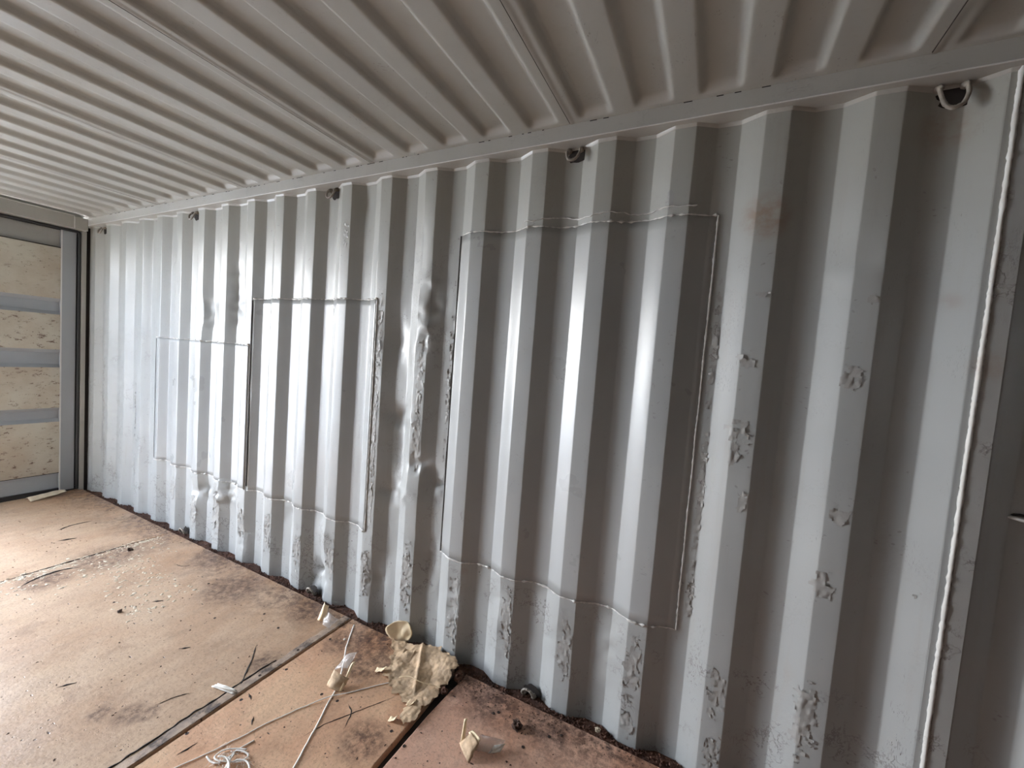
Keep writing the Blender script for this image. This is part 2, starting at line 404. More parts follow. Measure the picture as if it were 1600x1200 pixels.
# flaking and lumpy paint scars, each one raised relief of its own
SC = [(5.22,1.487,.035,.045),(5.225,1.255,.045,.05),(5.215,1.18,.02,.06),(5.254,1.02,.02,.05),(5.505,1.46,.036,.055),(5.515,1.035,.036,.03),(5.50,.80,.036,.05),
      (5.238,.33,.034,.10),(5.49,.35,.036,.14),(5.244,1.717,.03,.012),(5.53,1.70,.022,.02),(5.80,1.27,.022,.05),(5.80,1.02,.02,.045),(5.725,.84,.018,.016),
      (5.802,1.545,.02,.035),(5.802,.66,.022,.05),(5.80,1.80,.02,.02),(3.293,2.04,.024,.08),(4.925,2.05,.016,.05),(3.575,1.5,.02,.22),(3.575,1.05,.018,.35),
      (3.573,.62,.02,.14),(5.12,1.55,.014,.26),(5.125,1.0,.016,.30),(5.125,.62,.016,.12),(4.0,1.3,.012,.45),(.46,1.1,.05,.16),(.47,.75,.05,.18),(.46,.35,.06,.2),
      (.45,.1,.06,.10),(1.62,.30,.04,.10),(1.90,.2,.05,.12),(2.18,.25,.05,.16),(2.46,.22,.04,.12),(2.74,.25,.04,.14),(3.02,.22,.04,.14),(3.30,.25,.04,.14),
      (3.56,.25,.036,.16),(3.84,.30,.036,.20),(4.13,.25,.036,.20),(4.41,.28,.034,.18),(4.68,.25,.034,.16),(4.95,.30,.034,.14),(4.95,.08,.034,.06),(5.24,.10,.03,.07),
      (1.0,.8,.05,.25),(1.0,.35,.05,.15),(1.26,.6,.03,.2),(3.85,1.30,.03,.20),(3.85,1.0,.03,.16)]
def scar(cx, cz, rx, rz, seed):
    st = .0045; nx_ = int(2.6*rx/st)+2; nz__ = int(2.6*rz/(st*1.3))+2
    V = []; idx = {}; F = []
    def mval(x, z):
        q = ((x-cx)/rx)**2 + ((z-cz)/rz)**2
        return 1 - q + 1.1*nz(x*42, z*42, seed) + .7*nz(x*110, z*110, seed)
    for j in range(nz__):
        for i in range(nx_):
            x = cx-1.3*rx+i*st; z = cz-1.3*rz+j*st*1.3
            if z < .0: z = .0
            m = mval(x, z)
            if m < .25: continue
            rim = math.exp(-((m-.45)/.16)**2)*.0032*max(0, .4+1.6*nz(x*25, z*25, seed+4))
            h = .0010 + rim + max(0, .0042*nz(x*75, z*75, seed+1)+.0014*nz(x*190, z*190, seed+2))
            h *= sstep(.25, .42, m)
            idx[(i, j)] = len(V); V.append((x, surf(x, z) - h + .0002, z))
    for (i, j) in idx:
        if all(t in idx for t in ((i+1, j), (i+1, j+1), (i, j+1))):
            F.append((idx[(i,j)], idx[(i+1,j)], idx[(i+1,j+1)], idx[(i,j+1)]))
    if F: mesh('paint_scar', V, F, M_SCAR, WALL, True)
for i, s_ in enumerate(SC): scar(*s_, i*3.7)

# top rail that the roof and the wall meet at, with a sagging sealant lip under it
b = MB(); n = 240
b.box(.17, XEND, -.032, .075, 2.3115, 2.39)
o = bevel(b.build('trim_1', M_RAIL, None, kind='structure'), .004, 2)
def lip():
    V = []; xs = [v for v in XS if v < 6.6]
    for x in xs:
        y = prof(x); V += [(x, y+.003, 2.299+.003*nz(x*6, 0, 0)), (x, y-.004, 2.304), (x, y-.008, 2.318)]
    F = [];
    for i in range(len(xs)-1):
        for k in (0, 1): F.append((i*3+k, i*3+3+k, i*3+4+k, i*3+1+k))
    return mesh('sealant_lip', V, F, M_RAIL, o, True)
lip()
b = MB()
pts = [(.2+i*.02, -.033-.0006*nz(i*.9, 0, 0), 2.3745+.0008*nz(i*.5, 3, 0)) for i in range(560)]
b.tube([p for p in pts if p[0] < 11.9], [.0022*(1+.9*nz(i*.7, 1, 1)) for i in range(len([p for p in pts if p[0] < 11.9]))], 5)
b.build('sealant_line', M_RAIL, o, True)
b = MB()
for i in range(60):
    x = rng.uniform(.6, 5.2); l = rng.uniform(.004, .03); b.box(x, x+l, -.0335, -.030, 2.369, 2.3715)
b.build('rail_gap', M_DARK, o, kind='stuff')
b = MB(); b.tube([(.2+i*.05, -.0325, 2.3135) for i in range(230)], .0022, 6); b.build('rail_edge', M_BEAD, o, True)

# ceiling: stamped roof sheets with five pressed channels each
ZR = 2.372
CEIL = mesh('ceiling', [(.0,-2.37,2.43),(XEND,-2.37,2.43),(XEND,.09,2.43),(0,.09,2.43),(.0,-2.37,2.45),(XEND,-2.37,2.45),(XEND,.09,2.45),(0,.09,2.45)],
            [(0,3,2,1),(4,5,6,7),(0,1,5,4),(1,2,6,5),(2,3,7,6),(3,0,4,7)], M_ROOF, None, kind='structure')
CEIL.modifiers.new('b', 'BEVEL').width = .001
seams = [4.55 + 1.045*i for i in range(-4, 8)]
def roof_h(x, y, skip=()):
    # channel profile along x with closed rounded ends along y
    h = 0
    c = 5.062; kx = round((x-c)/.2095); cx = c + kx*.2095
    if kx in skip: return 0
    ye = min(-.052 - y, y + 2.30)            # distance inside the closed end
    e = sstep(-.004, .030, ye)
    if e <= 0: return 0
    hw = .066; u = abs(x-cx); wtop = .042
    t = sstep(hw, wtop, u)
    return .024*t*e
def roof_sheet(x0, x1, idx):
    skip = [k_ for k_ in range(-30, 40) if idx >= 8 and abs(5.062+k_*.2095-(x0+.09)) < .06]
    xs = [x0-.012, x0-.001, x0+.002]
    x = x0 + .012
    fine = x0 < 5.7
    st = .0075 if fine else .02
    while x < x1-.004: xs.append(x); x += st
    xs.append(x1)
    ys = [-.028, -.036, -.044, -.049, -.054, -.059, -.064, -.07, -.078, -.09, -.11]
    y = -.16
    while y > -2.2: ys.append(y); y -= .07
    ys += [-2.20, -2.235, -2.26, -2.275, -2.29, -2.305, -2.33]
    V = []
    for y in ys:
        for x in xs:
            z = ZR + roof_h(x, y, skip) + .0014*nz(x*2.3, y*1.7, 9) + .0006*nz(x*9, y*5, 10)
            if x < x0: z -= .0018
            V.append((x, y, z + (0 if x >= x0 else 0)))
    n = len(xs)
    F = []
    for j in range(len(ys)-1):
        for i in range(n-1): F.append((j*n+i, (j+1)*n+i, (j+1)*n+i+1, j*n+i+1))
    return mesh('roof_panel', V, F, M_ROOF, CEIL, True)
for i in range(len(seams)-1):
    roof_sheet(seams[i]+.0, min(seams[i+1], XEND), i)
roof_sheet(.12, .37, 0)
b = MB()
for sx in seams[:6]: b.box(sx-.0135, sx-.0118, -2.3, -.04, ZR-.0022, ZR+.001)
b.build('lap_joint', M_DARK, CEIL)

# door end of the container: right leaf closed, left leaf swung open outside
b = MB()
b.box(.12, .235, -2.33, -.035, 2.262, 2.362); HEAD = bevel(b.build('trim_2', M_RAIL, None, kind='structure'), .003)
b = MB(); b.tube([(.236, -.118+.001*nz(i, 0, 0), 2.264+i*.0098) for i in range(11)], .0035, 6); b.build('weld_bead', M_BEAD, HEAD, True)
b = MB(); b.tube([(.236, -.118-i*.02, 2.364) for i in range(110)], .003, 6); b.build('weld_bead', M_BEAD, HEAD, True)
b = MB(); b.box(.02, .185, -.056, -.028, -.03, 2.262); b.box(.02, .156, -.03, .08, -.03, 2.33)
b.build('trim_3', M_RAIL, None, kind='structure')
b = MB(); b.box(.158, .166, -.030, .002, -.02, 2.3); b.build('trim_4', M_DARK, None, kind='structure')
b = MB(); b.box(.02, .185, -2.36, -2.29, -.03, 2.33); b.build('trim_5', M_RAIL, None, kind='structure')
b = MB(); b.box(-.02, .115, -2.36, .08, -.12, -.012); b.build('trim_6', M_STEEL, None, kind='structure')
DOOR = empty('door_1', (.12, -.60, .02), None, kind='structure')
def dmesh(name, b, mat, **k):
    o = b.build(name, mat, None, **k); o.parent = DOOR; o.matrix_parent_inverse = Matrix.Translation((-.12, .60, -.02)); return o
YL, YR = -1.172, -.168
b = MB(); b.box(.06, .15, YR, -.078, .012, 2.262); bevel(dmesh('door_edge_member', b, M_DGREY), .004)
b = MB(); b.box(.03, .125, -.12, -.04, -.02, 2.30); b.box(.03, .125, YL, -.04, 2.24, 2.30); dmesh('leak_backing', b, M_RUBBER)  # dark backing added behind the gasket to stop daylight leaking in
b = MB(); b.box(.148, .1515, YR-.004, YR+.004, .012, 2.262); dmesh('door_edge_glint', b, M_BEAD)  # pale strip painting in the light caught on the member's edge
b = MB(); b.box(.06, .15, YL, YL+.09, .012, 2.262); bevel(dmesh('door_edge_member', b, M_DGREY), .004)
# leaf sheet: proud beige bands and recessed blue grey channels
def band(z0, z1, x, mat, name, slope=.0, amp=.0008):
    V = []; F = []; ny = 40; zz = [z0, z0+slope, (z0+z1)/2, z1-slope, z1] if slope else [z0, (z0+z1)/2, z1]
    for i, z in enumerate(zz):
        for j in range(ny+1):
            y = YL+.08 + (YR-YL-.08)*j/ny
            xx = x + (0 if not slope or 0 < i < len(zz)-1 else .034) + amp*2*nz(y*5, z*5, 3)
            V.append((xx, y, z))
    n = ny+1
    for i in range(len(zz)-1):
        for j in range(ny): F.append((i*n+j, i*n+j+1, (i+1)*n+j+1, (i+1)*n+j))
    me = mesh(name, V, F, mat, None, False); me.parent = DOOR; me.matrix_parent_inverse = Matrix.Translation((-.12, .60, -.02)); return me
for z0, z1 in ((.175,.62),(.741,1.085),(1.237,1.532),(1.666,2.088)): band(z0, z1, .140, M_BEIGE, 'door_band')
for z0, z1 in ((.62,.741),(1.085,1.237),(1.532,1.666)): band(z0, z1, .106, M_DGREY, 'door_channel', .028)
band(.03, .172, .118, M_DGREY, 'door_bottom_plate'); band(2.094, 2.262, .105, M_RAIL, 'door_top_channel')
b = MB(); b.box(.08, .139, YL+.08, YR, .170, .177); b.box(.08, .139, YL+.08, YR, 2.084, 2.096); dmesh('sheet_edge', b, M_DARK)
# left leaf, out of view, added standing open to block sideways light
LEAF = empty('door_2', (.0, -2.40, .02), None, kind='structure')
def lmesh(name, b, mat):
    o = b.build(name, mat, None); o.parent = LEAF; o.matrix_parent_inverse = Matrix.Translation((0, 2.40, -.02)); return o
b = MB(); b.box(-1.14, .0, -2.43, -2.42, .02, 2.28); lmesh('door_panel', b, M_DGREY)
for z0 in (.55, 1.02, 1.49):
    b = MB(); b.add([(-1.06,-2.42,z0),(-.08,-2.42,z0),(-.08,-2.385,z0+.03),(-1.06,-2.385,z0+.03),(-.08,-2.385,z0+.30),(-1.06,-2.385,z0+.30),(-.08,-2.42,z0+.33),(-1.06,-2.42,z0+.33)],
        [(0,1,2,3),(3,2,4,5),(5,4,6,7),(0,3,5,7),(1,6,4,2)]); lmesh('door_band', b, M_DGREY)
for x0, x1, z0, z1 in ((-1.14,-1.06,.02,2.28),(-.08,0,.02,2.28),(-1.06,-.08,.02,.14),(-1.06,-.08,2.16,2.28)):
    b = MB(); b.box(x0, x1, -2.42, -2.37, z0, z1); lmesh('door_edge_member', b, M_DGREY)
for z in (.3, .95, 1.55, 2.05):
    b = MB(); b.box(-.02, .04, -2.45, -2.36, z, z+.10); lmesh('hinge', b, M_DGREY)
# gasket: runs up beside the post, round the corner and along under the header
gp = [(.168, -.066, .01)] + [(.168, -.066, z) for z in (.5, 1, 1.5, 2, 2.22)]
for i in range(1, 7):
    a = i/6*PI/2; gp.append((.168, -.086+.02*math.cos(a), 2.228+.02*math.sin(a)))
gp += [(.168, -.3, 2.248), (.168, -.7, 2.248), (.168, -1.172, 2.248)]
b = MB(); b.tube(gp, .0105, 8); dmesh('door_gasket', b, M_RUBBER)
b = MB(); b.box(.05, .145, YL, -.05, -.03, .034); dmesh('bottom_seal', b, M_RUBBER)

# far end and near side wall (behind the photographer), yard outside
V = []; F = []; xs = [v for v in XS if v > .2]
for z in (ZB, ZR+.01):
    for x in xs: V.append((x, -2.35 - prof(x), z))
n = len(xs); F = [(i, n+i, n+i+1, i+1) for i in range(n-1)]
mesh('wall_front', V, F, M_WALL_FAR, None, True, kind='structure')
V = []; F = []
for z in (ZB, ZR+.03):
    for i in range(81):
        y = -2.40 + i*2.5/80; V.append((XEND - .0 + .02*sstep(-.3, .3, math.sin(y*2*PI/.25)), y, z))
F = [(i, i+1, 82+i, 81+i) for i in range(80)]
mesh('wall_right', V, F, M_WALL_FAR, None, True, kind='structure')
b = MB(); b.box(.12, XEND, -2.39, -2.32, 2.30, 2.43); bevel(b.build('trim_7', M_RAIL, None, kind='structure'), .004)
mesh('ground', [(-30,-25,-.6),(40,-25,-.6),(40,25,-.6),(-30,25,-.6)], [(0,1,2,3)], M_GROUND, None, kind='structure')

# floor: steel bed and plywood boards
b = MB(); b.box(.06, XEND, -2.40, .08, -.10, -.026); FLOOR = b.build('floor', M_STEEL, None, kind='structure')
def board(poly, mat, z=0.0, seed=0, label=None, jag=0):
    V = []; pts = []
    for i, (x, y) in enumerate(poly):
        x2, y2 = poly[(i+1) % len(poly)]; L = math.hypot(x2-x, y2-y); n = max(1, int(L/.02))
        for k_ in range(n):
            t = k_/n; px, py = x+(x2-x)*t, y+(y2-y)*t
            amp = .0022 + (.010*max(0, nz(px*2, py*6, seed+20)) if jag else 0)
            pts.append((px + amp*nz(px*30, py*30, seed), py + amp*.7*nz(px*30, py*30, seed+1)))
    n = len(pts)
    top = [(x, y, z + .0012*nz(x*3, y*3, seed)) for x, y in pts]
    cx = sum(p[0] for p in pts)/n; cy = sum(p[1] for p in pts)/n
    ins = [(x+(cx-x)*.002, y+(cy-y)*.002, z+.0005) for x, y, _ in top]
    V = [(x, y, -.026) for x, y in pts] + [(x, y, z-.002) for x, y in pts] + [(x + (.003 if x < cx else -.003), y + (.003 if y < cy else -.003), z) for x, y in pts]
    F = []
    for i in range(n):
        j = (i+1) % n
        F += [(i, j, n+j, n+i), (n+i, n+j, 2*n+j, 2*n+i)]
    F.append(tuple(2*n+i for i in range(n)))
    o = mesh('floor_board', V, F, mat, FLOOR)
    if label: o['label'] = label
    return o
YW = -.034
M_FAR = floor_mat('plywood_dark_far', (.20,.12,.08), (.16,.10,.07))  # unseen boards darkened to cut light bounced from the far end
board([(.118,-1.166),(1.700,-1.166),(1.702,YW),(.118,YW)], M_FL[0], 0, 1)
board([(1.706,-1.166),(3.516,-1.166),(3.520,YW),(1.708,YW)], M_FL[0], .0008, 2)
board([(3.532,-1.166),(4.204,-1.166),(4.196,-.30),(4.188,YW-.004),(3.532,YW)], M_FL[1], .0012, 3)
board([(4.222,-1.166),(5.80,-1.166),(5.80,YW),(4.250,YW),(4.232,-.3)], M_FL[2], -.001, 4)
x = 5.806
while x < 11.9:
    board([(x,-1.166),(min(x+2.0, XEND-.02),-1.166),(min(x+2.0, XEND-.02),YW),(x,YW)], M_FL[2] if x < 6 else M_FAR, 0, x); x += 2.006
x = .118
for i, L in enumerate((2.4, 2.4, 2.4, 2.4, 2.38)):
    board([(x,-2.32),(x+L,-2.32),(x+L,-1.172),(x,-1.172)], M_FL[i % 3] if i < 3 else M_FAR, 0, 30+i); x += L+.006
# greyed threshold strip of worn metal dust along the first seam: a flush steel bar
V = []; F = []
for i in range(80):
    y = -1.16 + i*(1.12/79); wv = .040 + .012*nz(y*6, 2, 0) + .005*nz(y*30, 2, 1)
    V += [(3.5155-wv, y, .0004), (3.5155-wv+.004, y, .0034), (3.5155, y, .0036), (3.517, y, .0004)]
for i in range(79):
    for k_ in range(3): F.append((i*4+k_, i*4+k_+1, i*4+5+k_, i*4+4+k_))
def worn():
    n = NT('worn_board_edge')
    c = n.mix(n.mr(n.noise(14, 6, .7), .38, .62), (.26,.20,.16), (.50,.365,.26))
    c = n.mix(n.mr(n.noise(12, 6, .72), .50, .60, 0, .85), c, (.045,.032,.03))
    return n.out(c, .5, n.bump(n.noise(40, 5, .7), .003))
M_WORN = worn()
mesh('splice_strip', V, F, M_WORN, FLOOR)
# crack that wanders along the worn strip
b = MB(); pts = []
for i in range(110):
    y = -1.15 + i*.0062*1.4; 
    if y > -.42: break
    pts.append((3.470 - .012*nz(y*6, 2, 0) + .012*nz(y*7, 9, 3) + .004*nz(y*40, 9, 4), y, .0012))
b.tube(pts, [.0035*(1+.8*nz(i*.25, 5, 5)) for i in range(len(pts))], 5, flat=1); b.build('edge_crack', M_DARK, FLOOR)

# splits and gouges in the boards
def gouge(pts, r, name='gouge'):
    b = MB(); P3 = spline([(x, y, .0018) for x, y in pts], 8)
    P3 = [(p.x+.003*nz(p.x*50, p.y*50, 1), p.y+.003*nz(p.x*50, p.y*50, 2), p.z) for p in P3]
    n_ = len(P3); b.tube(P3, [max(.0004, r*math.sin(PI*(i+.5)/n_)*(1+.8*nz(i*.4, 3, 3))) for i in range(n_)], 5, flat=.5)
    return b.build(name, M_DARK, FLOOR, True)
gouge([(3.30,-.40),(3.38,-.47),(3.45,-.545),(3.50,-.60)], .0035)
gouge([(3.36,-.70),(3.33,-.74),(3.31,-.80)], .0022); gouge([(3.55,-.585),(3.59,-.60)], .003); gouge([(3.67,-.64),(3.70,-.665)], .0025)
gouge([(1.85,-.80),(1.80,-.72),(1.79,-.62),(1.83,-.55)], .006); gouge([(1.70,-.95),(1.705,-.80),(1.700,-.62),(1.704,-.45),(1.70,-.28),(1.702,-.12)], .004)
gouge([(1.1,-.45),(1.06,-.36),(1.07,-.25)], .004); gouge([(1.3,-.5),(1.34,-.42)], .005); gouge([(2.9,-.95),(2.93,-.90)], .003)
gouge([(2.55,-.50),(2.58,-.46)], .004); gouge([(3.05,-.60),(3.08,-.57)], .003); gouge([(2.2,-.25),(2.28,-.23),(2.3,-.2)], .002); gouge([(3.6,-.86),(3.61,-.80)], .0025)
gouge([(3.93,-.42),(3.97,-.44),(4.0,-.5)], .0022); gouge([(4.06,-.30),(4.0,-.40),(3.93,-.52),(3.9,-.6)], .0018)

# countersunk screws
scr = MB(); n = 10
scr.V = [(.0048*math.cos(2*PI*i/n), .0048*math.sin(2*PI*i/n), .0012) for i in range(n)] + [(.0066*math.cos(2*PI*i/n), .0066*math.sin(2*PI*i/n), -.0002) for i in range(n)] + [(.0026*math.cos(2*PI*i/n), .0026*math.sin(2*PI*i/n), .0002) for i in range(n)]
scr.F = [(i, (i+1) % n, n+(i+1) % n, n+i)[::-1] for i in range(n)] + [(i, (i+1) % n, 2*n+(i+1) % n, 2*n+i) for i in range(n)] + [tuple(2*n+i for i in range(n))]
s0 = None
SP = [(3.560,-.43),(3.556,-.62),(3.50,-.51),(3.56,-.20),(3.54,-.80),(3.50,-.33),(3.88,-.43),(4.24,-.44),(4.47,-.135),(4.455,-.15),(4.69,-.13),(4.73,-.10),(3.80,-.44),
      (3.85,-.80),(4.05,-.92),(2.4,-.6),(1.73,-.3),(1.73,-.75),(2.6,-.25),(2.95,-.4),(4.30,-.75),(3.12,-.25),(3.28,-.28),(4.17,-.63),(4.16,-.42),(4.62,-.22)]
for (x, y) in SP:
    if s0 is None: s0 = scr.build('floor_screw', M_SCREW, FLOOR); o = s0
    else: o = s0.copy(); COL.objects.link(o)
    o.location = (x, y, .0014 if x < 4.2 else .0)
    if 3.47 < x < 3.52: o.location.z = .0036

# rusty trough between boards and wall, with dry debris
b = MB(); b.box(.2, XEND, -.036, .045, -.0255, -.012); b.build('rusty_ledge', M_RUST, FLOOR)
def crumbs(name, pts, mat, flat=1.0, parent=None, label=None, cat=None):
    V = []; F = []
    for (x, y, z, s_) in pts:
        b0 = len(V); a = rng.uniform(0, 2*PI); ca, sa = math.cos(a), math.sin(a); el = rng.uniform(.5, 1.0)
        base = [(-1,-.6,0),(1,-.5,0),(.8,.7,0),(-.7,.8,0),(-.4,-.3,1),(.6,.0,.8),(0,.5,.9)]
        for (u, v, t) in base:
            u *= s_*(.8+.4*rng.random()); v *= s_*el*(.8+.4*rng.random())
            V.append((x+u*ca-v*sa, y+u*sa+v*ca, z+t*s_*flat*(.6+.8*rng.random())))
        F += [tuple(b0+q for q in f) for f in ((0,1,5,4),(1,2,5),(2,6,5),(2,3,6),(3,4,6),(3,0,4),(4,5,6),(3,2,1,0))]
    o = mesh(name, V, F, mat, parent, kind='stuff')
    if label: o['label'] = label; o['category'] = cat
    return o
def dens(x): return .35+.65*max(0, nz(x*3, 8, 0)+.35)
pts = []
while len(pts) < 5200:
    x = .2 + 6.0*rng.random()**.8; 
    if rng.random() > dens(x)+.25: continue
    yw = prof(x)-.004
    y = -.042 + (yw+.042)*rng.random(); s_ = .0018+.006*rng.random()**2.5
    hh = .012*max(0, nz(x*5, 1, 4)+.3)
    pts.append((x, y, -.013+hh*rng.random()+rng.random()*.004, s_))
crumbs('rust_debris', pts, M_RUST, .8, None, 'reddish brown rust flakes and dirt along the foot of the corrugated wall', 'debris')
pts = []
while len(pts) < 2600:
    x = 1.2 + 4.2*rng.random()
    if nz(x*1.7, 3, 3) < -.1 and rng.random() > .25: continue
    y = -.036 - abs(rng.normal(0, .05)); pts.append((x, y, .0, .0009+.0028*rng.random()**3))
DIRT = pts
pts = []
for i in range(780):
    t = rng.random(); x = 1.72 + rng.normal(0, .02) + (.35*rng.random()**2 if rng.random() < .6 else 0); y = -.12 - t*.75
    if i > 520: x = 1.9 + rng.random()*.75; y = -.28-.32*rng.random() - (x-1.9)*.05
    pts.append((x, y, .001, .003+.0105*rng.random()**2.2))
crumbs('paint_flakes', pts, M_FLAKE, .22, None, 'small curled cream paint flakes strewn over the tan boards left of the scattered paper', 'paint flakes')
pts = DIRT + [(rng.uniform(.4, 5.2), rng.uniform(-1.15, -.06), .001, .0012+.004*rng.random()**3) for i in range(900)]
crumbs('floor_grit', pts, M_DRIED, .45, None, 'fine dark grit and crumbs strewn over the plywood floor, thickest near the wall', 'grit')

# ================================================================== THINGS
def thing(name, loc, label, cat, group=None, rz=0):
    o = empty(name, loc, None, label=label, category=cat); o.rotation_euler = (0, 0, rz)
    if group: o['group'] = group
    return o
# lashing rings of bent bar welded in the troughs under the rail and at the floor
def ring_bar(seed, w, h, out, inv=1):
    pts = [(-w, .012, 0), (-w-.002, -.002, -.008*inv), (-w-.001, -out*.7, -h*.45*inv), (-w*.72, -out, -h*.85*inv), (-.1*w, -out, -h*inv),
           (w*.66, -out*.9, -h*.86*inv), (w+.001, -out*.6, -h*.45*inv), (w, -.002, -.008*inv), (w, .012, 0)]
    pts = [(x+.003*nz(i, seed, 0), y+.002*nz(i, seed, 1), z+.003*nz(i, seed, 2)) for i, (x, y, z) in enumerate(pts)]
    return spline(pts, 6)
def lashing_ring(x, y, z, label, group, seed, inv=1, w=.026, h=.045, out=.024):
    t = thing('lashing_ring', (x, y, z), label, 'ring', group)
    p = ring_bar(seed, w, h, out, inv)
    b = MB(); b.tube(p, [.0058*(1+.35*nz(i*.6, seed, 4)) for i in range(len(p))], 8); b.build('ring_bar', M_RUSTBAR, t, True)
    for sx in (-1, 1):
        b = MB(); V = []; n = 10
        b.tube([(sx*w, .018, -.002*inv), (sx*w, .008, -.004*inv), (sx*w, -.002, -.008*inv), (sx*w, -.010, -.014*inv)], [.013, .012, .009, .006], 8)
        b.build('weld_lump', M_RUSTBAR, t, True)
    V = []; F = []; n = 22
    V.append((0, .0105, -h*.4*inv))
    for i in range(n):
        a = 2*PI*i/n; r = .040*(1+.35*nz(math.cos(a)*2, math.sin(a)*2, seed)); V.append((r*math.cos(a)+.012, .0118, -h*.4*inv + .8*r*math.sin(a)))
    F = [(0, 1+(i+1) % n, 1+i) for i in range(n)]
    mesh('rust_and_shade', V, F, M_DARK, t, True)  # rust and the corner shade behind the ring, painted as one dark patch
    return t
TOPG, BOTG = 'lashing rings under the top rail', 'lashing rings at the foot of the wall'
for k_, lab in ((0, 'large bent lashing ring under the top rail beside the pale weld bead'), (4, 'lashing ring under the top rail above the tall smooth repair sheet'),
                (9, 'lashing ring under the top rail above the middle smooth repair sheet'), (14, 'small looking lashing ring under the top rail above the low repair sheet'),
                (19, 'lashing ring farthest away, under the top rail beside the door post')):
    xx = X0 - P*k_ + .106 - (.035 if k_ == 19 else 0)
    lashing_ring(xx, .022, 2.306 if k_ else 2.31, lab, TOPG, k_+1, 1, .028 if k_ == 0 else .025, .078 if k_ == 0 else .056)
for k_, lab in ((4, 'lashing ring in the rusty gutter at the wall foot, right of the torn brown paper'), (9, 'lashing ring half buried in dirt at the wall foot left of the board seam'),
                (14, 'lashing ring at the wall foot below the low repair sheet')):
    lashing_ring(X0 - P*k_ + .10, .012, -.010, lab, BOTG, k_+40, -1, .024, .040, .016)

def sheet(name, poly, hfun, mat, parent=None, cell=.006, thick=.0012, jag=.006, seed=0):
    """torn sheet over the floor: grid points inside a ragged outline"""
    xs = [p[0] for p in poly]; ys = [p[1] for p in poly]
    def inside(x, y):
        c = False
        for i in range(len(poly)):
            x1, y1 = poly[i]; x2, y2 = poly[i-1]
            if (y1 > y) != (y2 > y) and x < (x2-x1)*(y-y1)/(y2-y1)+x1: c = not c
        return c
    nx_ = int((max(xs)-min(xs)+.04)/cell); ny_ = int((max(ys)-min(ys)+.04)/cell); idx = {}; V = []; F = []
    for j in range(ny_+1):
        for i in range(nx_+1):
            x = min(xs)-.02+i*cell; y = min(ys)-.02+j*cell
            if inside(x+jag*2*nz(x*30, y*30, seed), y+jag*2*nz(x*30, y*30, seed+5)):
                idx[(i, j)] = len(V)
                V.append((x+cell*.45*nz(x*90, y*90, seed+7), y+cell*.45*nz(x*90, y*90, seed+8), hfun(x, y)))
    for (i, j) in idx:
        q = [(i, j), (i+1, j), (i+1, j+1), (i, j+1)]; h = [t for t in q if t in idx]
        if len(h) >= 3: F.append([idx[t] for t in h])
    o = mesh(name, V, F, mat, parent, True)
    m = o.modifiers.new('solid', 'SOLIDIFY'); m.thickness = thick; m.offset = 1
    return o
# big torn kraft sheet stuck along the edge of the orange board
KP = [(3.825,-.060),(3.905,-.020),(4.00,-.012),(4.14,-.010),(4.205,-.035),(4.212,-.10),(4.208,-.20),(4.205,-.32),(4.195,-.42),(4.16,-.385),(4.12,-.30),(4.05,-.285),(3.99,-.26),(3.93,-.225),(3.90,-.15),(3.86,-.10)]
def kh(x, y):
    cr = abs(nz(x*8, y*8, 1))*.020 + abs(nz(x*17, y*17, 2))*.007 + .0022*nz(x*60, y*60, 3)
    up = .030*sstep(-.14, -.03, y)*sstep(3.86, 4.1, x) + .016*math.exp(-((x-3.95)/.03)**2-((y+.10)/.02)**2)
    fold = .012*math.exp(-((x-4.06+(y+.14)*.6)/.010)**2)*sstep(-.28, -.16, y)
    return .0035 + cr + up + fold
kr = thing('kraft_paper_sheet', (4.06, -.2, 0), 'large torn crumpled brown kraft paper sheet on the board edge against the wall', 'paper')
o = sheet('torn_sheet', [(x-4.06, y+.2) for x, y in KP], lambda x, y: kh(x+4.06, y-.2), M_KRAFT, kr, .0045, .0010, .016, 3)
o.data.polygons.foreach_set('use_smooth', [False]*len(o.data.polygons))
def flake(name, pts3, mat, parent, thick=.0008, rows=8, sag=.0, seed=0):
    """curved paper scrap through 4 corner points with curl"""
    A, B, C, D = [Vector(p) for p in pts3]; V = []; F = []; n = rows
    nrm = (B-A).cross(D-A).normalized()
    for j in range(n+1):
        for i in range(n+1):
            u, v = i/n, j/n
            p = A*(1-u)*(1-v)+B*u*(1-v)+C*u*v+D*(1-u)*v
            p += nrm*(sag*4*u*(1-u) + .10*(B-A).length*nz(u*3, v*3, seed))
            e = .06*nz(u*7, v*7, seed+2)*(1 if i in (0, n) or j in (0, n) else 0)
            p += (B-A)*e
            V.append(p)
    for j in range(n):
        for i in range(n): F.append((j*(n+1)+i, j*(n+1)+i+1, (j+1)*(n+1)+i+1, (j+1)*(n+1)+i))
    o = mesh(name, V, F, mat, parent, True); m = o.modifiers.new('solid', 'SOLIDIFY'); m.thickness = thick; m.offset = 0
    return o
fl = flake('curled_tear', [(-.13,.115,.030),(-.075,.125,.034),(-.07,.085,.012),(-.12,.075,.012)], M_KRAFT, kr, .001, 8, .014, 3)
fl = flake('curled_tear', [(-.17,-.02,.008),(-.12,-.01,.026),(-.125,-.035,.022),(-.165,-.04,.004)], M_CREAM, kr, .001, 6, .006, 5)
fl = flake('curled_tear', [(.070,-.080,.010),(.098,-.070,.014),(.105,-.105,.028),(.075,-.112,.012)], M_CREAM, kr, .001, 6, .006, 7)
fl = flake('curled_tear', [(.055,-.175,.004),(.085,-.170,.016),(.088,-.192,.020),(.06,-.198,.005)], M_CREAM, kr, .001, 6, .004, 9)
b = MB(); pts = [(-.03+.18*t, -.035+.055*t+.006*math.sin(t*9), .030+.010*math.sin(t*5)) for t in [i/30 for i in range(31)]]
b.tube(pts, .0018, 5); b.build('loose_fibre', M_CREAM, kr, True)

